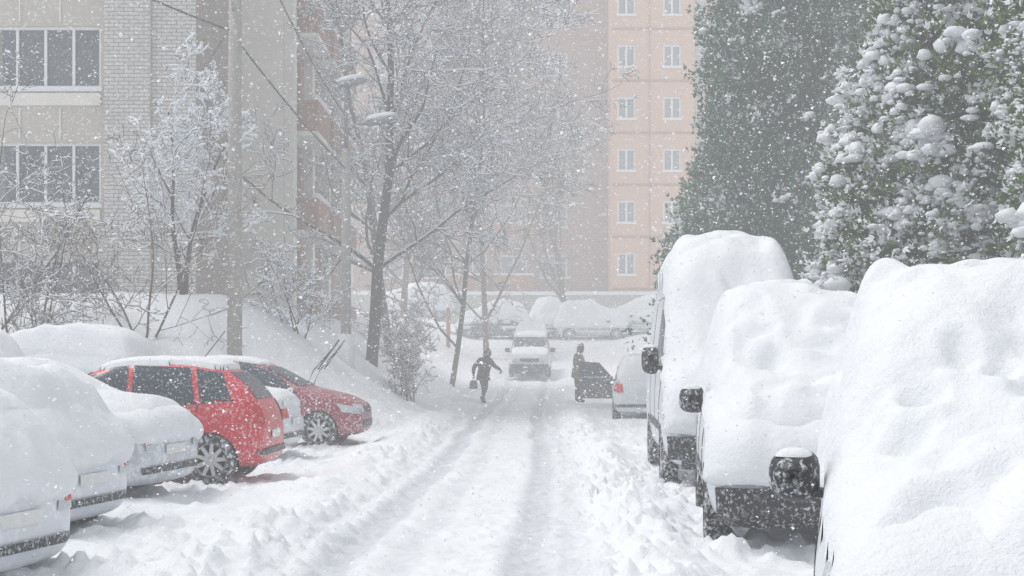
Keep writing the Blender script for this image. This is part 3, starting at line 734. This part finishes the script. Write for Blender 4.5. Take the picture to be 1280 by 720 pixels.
# ------------------------------------------------------------------ bare trees
def tubes_np(strands, n):
    Vs = []; Fs = []; o = 0
    ang = np.arange(n)*2*np.pi/n; ca, sa = np.cos(ang), np.sin(ang)
    for P, r in strands:
        d = np.gradient(P, axis=0); d /= np.linalg.norm(d, axis=1)[:, None]+1e-9
        ref = np.array([0, 0, 1.]) if abs(d[0, 2]) < .85 else np.array([1., 0, 0])
        u = np.cross(d, ref); u /= np.linalg.norm(u, axis=1)[:, None]+1e-9; w = np.cross(d, u)
        ring = P[:, None, :]+(u[:, None, :]*ca[None, :, None]+w[:, None, :]*sa[None, :, None])*r[:, None, None]
        m = len(P); Vs.append(ring.reshape(-1, 3))
        a = (np.arange(m-1)[:, None]*n+np.arange(n)[None, :]); b = (np.arange(m-1)[:, None]*n+(np.arange(n)[None, :]+1) % n)
        Fs.append(np.stack([a, b, b+n, a+n], -1).reshape(-1, 4)+o); o += m*n
    return np.concatenate(Vs), np.concatenate(Fs)
def bare_tree(name, loc, height, seed, r0=.16, nch=(12, 8, 6, 4), spread=(50, 55, 50, 45), lean=(0, 0), stems=1, snow=.018, bark='bark', droop=0, first=.25, clen=.5, rmin=.0065, psnow=.8, cr=.34):
    rng = random.Random(seed); fat = []; thin = []; sn = []
    def grow(p, d, L, r, lvl):
        n = (9, 7, 5, 4, 3)[lvl]; P = [p.copy()]; rr = [r]; D = [d.copy()]
        wig = (.08, .16, .24, .3, .35)[lvl]
        for i in range(n):
            d = d+Vector((rng.gauss(0, wig), rng.gauss(0, wig), rng.gauss(0, wig)+(.07 if lvl < 3 else -.03)-droop*(lvl > 1)))
            d.normalize(); p = p+d*(L/n); P.append(p.copy()); D.append(d.copy()); rr.append(max(rmin, r*(1-.75*(i+1)/n)))
        pa = np.array([tuple(q) for q in P]); ra = np.array(rr)
        (fat if lvl < 2 else thin).append((pa, ra))
        if lvl > 0 and rng.random() < psnow:
            flat = 1-abs((P[-1]-P[0]).normalized().z)**2
            sr = (snow*(.5+.8*rng.random())+ra*.5)*(.35+.65*flat); sr[-1] *= .4
            sp_ = pa.copy(); sp_[:, 2] += ra*.8+sr*.5; sn.append((sp_, sr))
        if lvl < len(nch):
            k = nch[lvl]; k = max(1, int(k*(.7+.6*rng.random())))
            for c in range(k):
                t = first+(1-first)*(c+rng.random())/k if lvl == 0 else .15+.85*rng.random()
                i = min(n, max(1, int(round(t*n)))); dd = D[i]
                ax = dd.cross(Vector((rng.gauss(0, 1), rng.gauss(0, 1), rng.gauss(0, 1)))).normalized()
                nd = Matrix.Rotation(R(spread[lvl]*(.6+.7*rng.random())), 3, ax) @ dd
                grow(P[i], nd, L*clen*(1.15-.55*t)*(.75+.5*rng.random()), max(rmin, rr[i]*(cr+.25*rng.random())), lvl+1)
    for s in range(stems):
        d = Vector((lean[0], lean[1], 1)) if stems == 1 else Vector((rng.gauss(0, .35)+lean[0], rng.gauss(0, .35), 1))
        base = Vector((0, 0, 0)) if stems == 1 else Vector((rng.gauss(0, .12), rng.gauss(0, .12), 0))
        grow(base, d.normalized(), height*(1 if stems == 1 else .6+.5*rng.random()), r0, 0)
    e = empty(name, (loc[0], loc[1], gz(*loc)-.15 if len(loc) < 3 else loc[2]))
    V, F = tubes_np(fat, 7); link('limbs', mesh_np('limbs', V, F, True), M[bark], e)
    V, F = tubes_np(thin, 3); link('twigs', mesh_np('twigs', V, F, True), M[bark], e)
    V, F = tubes_np(sn, 4); link('snow_on_branches', mesh_np('bsnow', V, F, True), M['twigsnow'], e)
bare_tree('bare_tree', (-4.15, 42), 13, 7, .19, (22, 11, 6, 5), snow=.020, lean=(.10, 0), first=.14, rmin=.010, clen=.46)
bare_tree('bare_tree', (-4.3, 50), 13.5, 17, .15, (18, 10, 6, 4), snow=.020, lean=(.02, 0), first=.15, rmin=.010, clen=.42)
bare_tree('bare_tree', (-2.3, 54), 14.5, 23, .11, (24, 11, 6, 4), snow=.016, lean=(.0, 0), first=.14, rmin=.011, clen=.40, psnow=.6)
bare_tree('bare_tree', (-1.2, 67), 17, 27, .15, (24, 11, 7, 4), snow=.010, bark='bark2', lean=(.04, 0), first=.10, droop=.05, rmin=.016, clen=.40, psnow=.4)
bare_tree('bare_tree', (3.0, 80), 18, 29, .2, (22, 10, 7, 4), snow=.012, bark='bark2', first=.10, droop=.06, rmin=.019, clen=.40, psnow=.4)
bare_tree('bare_tree', (-5.5, 72), 16, 31, .18, (18, 9, 6, 4), snow=.016, bark='bark2', first=.12, rmin=.014)
bare_tree('bare_tree', (-7.4, 33), 4.3, 37, .07, (11, 8, 5, 3), snow=.026, stems=2, first=.15)
bare_tree('shrub', (-9.9, 29), 4.4, 39, .035, (8, 6, 4, 2), snow=.010, stems=4, first=.1, psnow=.6)
bare_tree('shrub', (-11.2, 30), 4.6, 41, .035, (8, 6, 4, 2), snow=.010, stems=3, first=.1, psnow=.6)
bare_tree('shrub', (-7.9, 30.5), 4.6, 43, .03, (7, 6, 4, 1), snow=.007, stems=4, first=.1, bark='bark2', psnow=.5)
bare_tree('shrub', (-2.9, 37.5), 1.9, 47, .02, (8, 6, 4, 1), snow=.010, stems=6, first=.05, bark='bark2', psnow=.6)
bare_tree('shrub', (-5.0, 33), 2.2, 49, .02, (8, 5, 4, 1), snow=.014, stems=5, first=.05)
bare_tree('shrub', (-3.6, 50), 2.4, 53, .02, (8, 6, 4, 2), snow=.012, stems=6, first=.05, bark='bark2')
bare_tree('shrub', (-8.9, 27.5), 2.0, 57, .015, (8, 6, 3), snow=.008, stems=8, first=.05, bark='bark2', psnow=.5)
bare_tree('shrub', (-10.8, 27.5), 1.9, 59, .015, (8, 6, 3), snow=.008, stems=8, first=.05, bark='bark2', psnow=.5)

# ------------------------------------------------------------------ evergreens
def conifer(name, loc, H, Rb, seed, mname, ncl=1500, nsp=26, sl=.16, blob=250, bs=.09, base=.3, power=.75, snowy=.1):
    rng = np.random.default_rng(seed)
    e = empty(name, (loc[0], loc[1], gz(*loc)-.1))
    def rad(z, th):
        t = np.clip((z-base)/(H-base), 0, 1)
        r = Rb*np.minimum(1, (t+.03)*9)**.5*(1-t)**power
        return r*(1+.16*np.sin(3*th+seed+z*.9)+.12*np.sin(7*th+z*2.3+seed)+.10*np.sin(13*th-z*3.1))
    t = rng.random(ncl)**1.35; z = base+t*(H-base)*.98; th = rng.random(ncl)*2*np.pi
    k = .72+.34*rng.random(ncl)**.8
    r = rad(z, th)*k
    C = np.stack([r*np.cos(th), r*np.sin(th), z], -1)
    out = np.stack([np.cos(th), np.sin(th), np.zeros(ncl)], -1)
    n = ncl*nsp; ci = np.repeat(np.arange(ncl), nsp)
    sz = (.7+.7*rng.random(ncl))
    dP = rng.normal(0, 1, (n, 3))*np.array([.13, .13, .20])*sz[ci][:, None]
    Pos = C[ci]+dP
    D = out[ci]*.7+np.array([0, 0, .55])+rng.normal(0, .5, (n, 3)); D /= np.linalg.norm(D, axis=1)[:, None]
    U = np.cross(D, rng.normal(0, 1, (n, 3))); U /= np.linalg.norm(U, axis=1)[:, None]
    L = sl*(.5+.9*rng.random(n)); w = L*.16
    tris = []
    for a in (-.55, 0, .55):
        Da = D*math.cos(a)+U*math.sin(a); Ua = U*math.cos(a)-D*math.sin(a); La = L*(1 if a == 0 else .7)
        p0 = Pos; tris.append(np.stack([p0-Ua*w[:, None]*.5, p0+Da*La[:, None]*.5+Ua*w[:, None]*.9, p0+Da*La[:, None], p0+Da*La[:, None]*.45-Ua*w[:, None]*.9], 1))
    Q = np.concatenate(tris); V = Q.reshape(-1, 3); F = np.arange(len(V)).reshape(-1, 4)
    me = mesh_np('foliage', V, F)
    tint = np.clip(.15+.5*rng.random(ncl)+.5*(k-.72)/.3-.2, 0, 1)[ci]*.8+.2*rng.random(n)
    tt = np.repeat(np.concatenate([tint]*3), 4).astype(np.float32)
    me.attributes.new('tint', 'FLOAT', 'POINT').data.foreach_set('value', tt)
    patchy = vn(th*2.2+seed, z*.9, seed)
    load = np.clip((rng.random(ncl) < snowy*(.3+1.4*patchy)).astype(float), 0, 1)
    snv = ((load[ci] > 0) & (dP[:, 2]+.5*(dP*out[ci]).sum(1) > .03)).astype(np.float32)*(.75+.25*rng.random(n))
    me.attributes.new('sn', 'FLOAT', 'POINT').data.foreach_set('value', np.repeat(np.concatenate([snv]*3), 4).astype(np.float32))
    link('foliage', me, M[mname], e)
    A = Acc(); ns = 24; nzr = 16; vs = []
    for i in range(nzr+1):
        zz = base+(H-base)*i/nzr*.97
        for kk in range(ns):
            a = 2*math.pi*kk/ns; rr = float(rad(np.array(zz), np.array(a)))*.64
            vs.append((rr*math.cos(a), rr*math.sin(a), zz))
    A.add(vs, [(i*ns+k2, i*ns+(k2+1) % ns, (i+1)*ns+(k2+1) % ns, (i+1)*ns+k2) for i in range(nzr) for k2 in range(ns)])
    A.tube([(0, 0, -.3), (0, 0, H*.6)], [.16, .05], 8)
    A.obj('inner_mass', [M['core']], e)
    S = Acc(); rr2 = random.Random(seed)
    cand = np.nonzero(load > 0)[0]; order = rng.permutation(cand)[:blob]
    for ii in order:
        c0 = C[ii]; f = 1.03/k[ii]; o_ = out[ii]; sd = np.array([-o_[1], o_[0], 0])
        m = 4+rr2.randrange(7); big = .5+1.4*rr2.random()**2.4
        sl_ = rr2.gauss(0, .7)
        for j in range(m):
            q = (j/(m-1)-.5)*2
            s = bs*big*(.30+.5*rr2.random())*(1-.35*abs(q))
            off = o_*(rr2.gauss(.1, .45)*bs)+sd*(q*bs*big*1.1+rr2.gauss(0, .35)*bs)
            zz = -abs(q)*bs*.7+sl_*q*bs+rr2.gauss(0, .45)*bs
            ice(S, (c0[0]*f+off[0], c0[1]*f+off[1], c0[2]+.06+zz), (s*(.7+.7*rr2.random()), s*(.7+.7*rr2.random()), s*(.5+.6*rr2.random())), 0, rr2)
    if S.v: S.obj('snow_clumps', [M['snow']], e, smooth=True)
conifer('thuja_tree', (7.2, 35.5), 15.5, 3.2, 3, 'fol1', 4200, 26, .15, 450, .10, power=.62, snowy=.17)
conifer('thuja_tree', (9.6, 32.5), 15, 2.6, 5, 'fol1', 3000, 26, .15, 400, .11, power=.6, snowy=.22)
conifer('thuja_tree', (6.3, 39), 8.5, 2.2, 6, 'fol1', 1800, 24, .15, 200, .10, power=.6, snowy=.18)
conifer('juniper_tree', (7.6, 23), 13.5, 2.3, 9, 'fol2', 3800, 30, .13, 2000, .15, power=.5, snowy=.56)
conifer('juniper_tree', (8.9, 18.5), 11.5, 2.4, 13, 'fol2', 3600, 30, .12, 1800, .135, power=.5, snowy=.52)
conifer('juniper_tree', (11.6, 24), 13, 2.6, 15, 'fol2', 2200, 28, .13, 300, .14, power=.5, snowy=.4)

# ------------------------------------------------------------------ people
def person(name, loc, rz, J, coat, legs, bag=None, scale=1, mirror=False):
    e = empty(name, loc, rz); e.scale = (scale,)*3
    if mirror: J = dict(edges=J['edges'], pts={k: ((-p[0], p[1], p[2]), r) for k, (p, r) in J['pts'].items()})
    vs = []; rad = []; idx = {}
    for k, (p, r) in J['pts'].items(): idx[k] = len(vs); vs.append(p); rad.append(r)
    ed_ = [(idx[a], idx[b]) for a, b in J['edges']]
    me = bpy.data.meshes.new('sk'); me.from_pydata(vs, ed_, []); me.update()
    o = link('tmp_sk', me)
    o.modifiers.new('skin', 'SKIN')
    if not me.skin_vertices:
        bpy.context.view_layer.objects.active = o; bpy.ops.mesh.customdata_skin_add()
    for i, r in enumerate(rad):
        me.skin_vertices[0].data[i].radius = (r, r) if not hasattr(r, '__len__') else r
        me.skin_vertices[0].data[i].use_root = (i == idx['pelvis'])
    o.modifiers.new('s', 'SUBSURF').levels = 2
    dg = bpy.context.evaluated_depsgraph_get(); dg.update()
    res = bpy.data.meshes.new_from_object(o.evaluated_get(dg)); bpy.data.objects.remove(o)
    for m_ in (coat, legs, M['darkclean'], M['skin']): res.materials.append(m_)
    hz = J['pts']['head'][0][2]; hx, hy = J['pts']['head'][0][:2]
    for p in res.polygons:
        c = p.center; p.use_smooth = True
        p.material_index = 2 if c.z < .13 else (1 if c.z < .72 else 0)
        if c.z > hz-.08 and c.z < hz+.06 and c.y > hy+.06: p.material_index = 3
    link('figure', res, None, e)
    A = Acc()
    ice(A, (hx, hy+.115, hz-.005), (.014, .025, .03), 0)
    for s in (-1, 1): ice(A, (hx+s*.035, hy+.098, hz+.02), (.012, .01, .009), 1)
    A.tube([(hx-.025, hy+.1, hz-.045), (hx+.025, hy+.1, hz-.045)], .006, 5, 1)
    ring = [(hx+.1*math.cos(a), hy+.06, hz+.01+.125*math.sin(a)) for a in [2*math.pi*k/14 for k in range(15)]]
    A.tube(ring, .026, 6, 2, caps=False)
    pv = J['pts']['pelvis'][0]; prof = []
    for (z, a, b) in ((1.10, .165, .13), (.95, .20, .16), (.80, .225, .185), (.75, .23, .19)):
        for k in range(16):
            an = 2*math.pi*k/16; prof.append((pv[0]+a*math.cos(an), pv[1]+b*math.sin(an)+.02*math.sin(3*an), z+.02*math.sin(2*an)))
    A.add(prof, [(i*16+k, i*16+(k+1) % 16, (i+1)*16+(k+1) % 16, (i+1)*16+k) for i in range(3) for k in range(16)], 2)
    for hnd in ('lh', 'rh'):
        p = Vector(J['pts'][hnd][0]); s = 1 if p.x > 0 else -1
        ice(A, tuple(p+Vector((0, 0, -.03))), (.022, .042, .05), 2)
        for f in range(4):
            q = p+Vector((0, -.03+.02*f, -.065)); l = (.055, .065, .07, .05)[f]
            A.tube([q, q+Vector((-s*.008, 0, -l*.5)), q+Vector((-s*.03, 0, -l*.85))], [.010, .009, .007], 6, 2)
        A.tube([p+Vector((0, .035, -.02)), p+Vector((-s*.012, .065, -.05)), p+Vector((-s*.02, .062, -.075))], [.012, .010, .008], 6, 2)
    A.obj('face_and_hands', [M['skin'], M['darkclean'], coat], e, smooth=True)
    S = Acc()
    ice(S, (hx, hy-.01, hz+.105), (.07, .08, .03))
    for s in (-1, 1): ice(S, (s*.15, .0, J['pts']['neck'][0][2]-.02), (.06, .06, .025))
    S.obj('snow_dusting', [M['snow']], e, smooth=True)
    if bag:
        p = Vector(J['pts'][bag][0]); B = Acc(); b = p+Vector((0, 0, -.30))
        pr = []
        for (z, a, c) in ((-.14, .07, .15), (-.12, .09, .17), (.05, .08, .16), (.12, .05, .13)):
            for k in range(12):
                an = 2*math.pi*k/12; pr.append((b.x+a*math.cos(an), b.y+c*math.copysign(abs(math.sin(an))**.6, math.sin(an)), b.z+z))
        B.add(pr, [(i*12+k, i*12+(k+1) % 12, (i+1)*12+(k+1) % 12, (i+1)*12+k) for i in range(3) for k in range(12)]+[tuple(range(12))[::-1], tuple(36+k for k in range(12))])
        B.tube([b+Vector((0, -.09, .11)), p+Vector((0, -.03, -.1)), p+Vector((0, .03, -.1)), b+Vector((0, .09, .11))], .01, 5)
        B.obj('bag', [M['dark']], e, smooth=True)
    return e
M['skin'] = mat('skin', (.55, .33, .25), .5, var=.05)
M['coatd'] = mat('dark_coat', (.02, .021, .026), .9, dust=.15, dscale=20, bump=.3)
M['trous'] = mat('trousers', (.02, .021, .028), .9, dust=.12, dscale=20)
M['coatt'] = mat('tan_coat', (.20, .145, .10), .9, dust=.3, dscale=20)
edges = [('pelvis', 'waist'), ('waist', 'chest'), ('chest', 'neck'), ('neck', 'headb'), ('headb', 'head'), ('head', 'headt'),
         ('chest', 'ls'), ('ls', 'le'), ('le', 'lh'), ('chest', 'rs'), ('rs', 're'), ('re', 'rh'),
         ('pelvis', 'lhip'), ('lhip', 'lk'), ('lk', 'la'), ('la', 'lt'), ('pelvis', 'rhip'), ('rhip', 'rk'), ('rk', 'ra'), ('ra', 'rt')]
walk = dict(edges=edges, pts=dict(pelvis=((0, -.02, .90), (.19, .15)), waist=((0, .02, 1.06), (.19, .15)), chest=((0, .07, 1.27), (.21, .16)), neck=((0, .11, 1.43), .09), headb=((0, .14, 1.49), .09), head=((0, .17, 1.58), (.115, .125)), headt=((0, .17, 1.67), .085),
    ls=((-.19, .07, 1.37), .095), le=((-.37, -.02, 1.14), .072), lh=((-.45, .08, .92), .045), rs=((.19, .07, 1.37), .095), re=((.41, .0, 1.19), .072), rh=((.60, .10, 1.06), .045),
    lhip=((-.10, .02, .84), .11), lk=((-.19, .26, .50), .075), la=((-.24, .30, .11), .055), lt=((-.25, .45, .05), .05),
    rhip=((.10, -.04, .84), .11), rk=((.18, -.14, .47), .075), ra=((.25, -.44, .17), .055), rt=((.26, -.36, .05), .05)))
person('pedestrian', (-.93, 46.6, gz(-.93, 46.6)-.03), R(180+38), walk, M['coatd'], M['trous'], 'lh', mirror=True, scale=1.05)
stand = dict(edges=edges, pts=dict(pelvis=((0, 0, .92), (.17, .14)), waist=((0, .0, 1.08), (.17, .13)), chest=((0, .02, 1.28), (.19, .14)), neck=((0, .03, 1.46), .085), headb=((0, .05, 1.52), .085), head=((0, .07, 1.62), (.105, .115)), headt=((0, .05, 1.71), .075),
    ls=((-.18, .02, 1.38), .085), le=((-.25, .06, 1.12), .062), lh=((-.20, .26, .98), .04), rs=((.18, .02, 1.38), .085), re=((.27, .08, 1.13), .062), rh=((.24, .30, 1.02), .04),
    lhip=((-.09, .0, .86), .11), lk=((-.10, .03, .50), .078), la=((-.11, .0, .10), .055), lt=((-.12, .15, .05), .045),
    rhip=((.09, 0, .86), .11), rk=((.10, .04, .50), .078), ra=((.12, .02, .10), .055), rt=((.14, .16, .05), .045)))
person('person_by_car', (2.13, 46.0, gz(2.13, 46)+.02), R(-70), stand, M['coatt'], M['trous'], scale=1.1)

# ------------------------------------------------------------------ falling snow
rng = np.random.default_rng(5)
N = 340000
y = 3.5+(rng.random(N)**.8)*62; x = (rng.random(N)*2-1)*(3+.46*y); z = rng.random(N)*(3+.30*y)
P = np.stack([x, y, z], -1)
s = (.0035+.0085*rng.random(N)**2.2)*np.where(y < 8, .65, 1)*np.where((y > 8) & (y < 26), 1.35, 1)
d1 = rng.normal(0, 1, (N, 3)); d1[:, 2] *= .6; d1 /= np.linalg.norm(d1, axis=1)[:, None]
d2 = np.cross(d1, np.array([.25, .1, 1.])+rng.normal(0, .35, (N, 3))); d2 /= np.linalg.norm(d2, axis=1)[:, None]
d3 = np.cross(d1, d2)
V = np.stack([P-d1*s[:, None], P+d2*s[:, None]*.9, P+d1*s[:, None], P-d2*s[:, None]*.9, ], 1)
V = V+d3[:, None, :]*(s*.25)[:, None, None]*np.array([1, -1, 1, -1])[None, :, None]
me = mesh_np('falling_snow', V.reshape(-1, 3), np.arange(N*4).reshape(-1, 4))
link('falling_snow', me, M['flake'])

A = Acc(); A.box((-300, -60, -8), (300, 400, 45))
hz_m = bpy.data.materials.new('snowfall_haze'); hz_m.use_nodes = True; nt = hz_m.node_tree; nt.nodes.clear()
out = nt.nodes.new('ShaderNodeOutputMaterial'); ab_ = nt.nodes.new('ShaderNodeVolumeAbsorption'); em = nt.nodes.new('ShaderNodeEmission'); ad = nt.nodes.new('ShaderNodeAddShader')
DEN = .0068
ab_.inputs['Color'].default_value = (0, 0, 0, 1); ab_.inputs['Density'].default_value = DEN
em.inputs['Color'].default_value = (.94, .965, 1.0, 1); em.inputs['Strength'].default_value = DEN  # added emission makes the haze glow, standing in for scattered daylight
nt.links.new(ab_.outputs[0], ad.inputs[0]); nt.links.new(em.outputs[0], ad.inputs[1]); nt.links.new(ad.outputs[0], out.inputs['Volume'])
A.obj('snowfall_haze', [hz_m])

# ------------------------------------------------------------------ light, sky, camera
w = bpy.data.worlds.new('World'); scene.world = w; w.use_nodes = True; nt = w.node_tree
bg = nt.nodes['Background']; sky = nt.nodes.new('ShaderNodeTexSky'); sky.sky_type = 'NISHITA'; sky.sun_disc = False
sky.sun_elevation = R(64); sky.sun_rotation = R(285); sky.dust_density = 4; sky.air_density = 1.0
hs = nt.nodes.new('ShaderNodeHueSaturation'); hs.inputs['Saturation'].default_value = .20
nt.links.new(sky.outputs[0], hs.inputs['Color']); nt.links.new(hs.outputs[0], bg.inputs['Color']); bg.inputs['Strength'].default_value = .15
sun = bpy.data.lights.new('sun', 'SUN'); sun.energy = 1.45; sun.angle = R(20); sun.color = (1, .98, .955)
so = bpy.data.objects.new('sun', sun); COL.objects.link(so)
az = R(285); el = R(64)
dv = Vector((math.sin(az)*math.cos(el), math.cos(az)*math.cos(el), math.sin(el)))
so.rotation_euler = dv.to_track_quat('Z', 'Y').to_euler()
cam = bpy.data.cameras.new('camera'); cam.lens = 50; cam.sensor_width = 36; cam.clip_end = 2000; cam.shift_y = 85/1280
co = bpy.data.objects.new('camera', cam); COL.objects.link(co); co.location = (0, 0, 1.6); co.rotation_euler = (R(90), 0, 0)
scene.camera = co
scene.view_settings.view_transform = 'Standard'; scene.view_settings.look = 'None'; scene.view_settings.exposure = 0
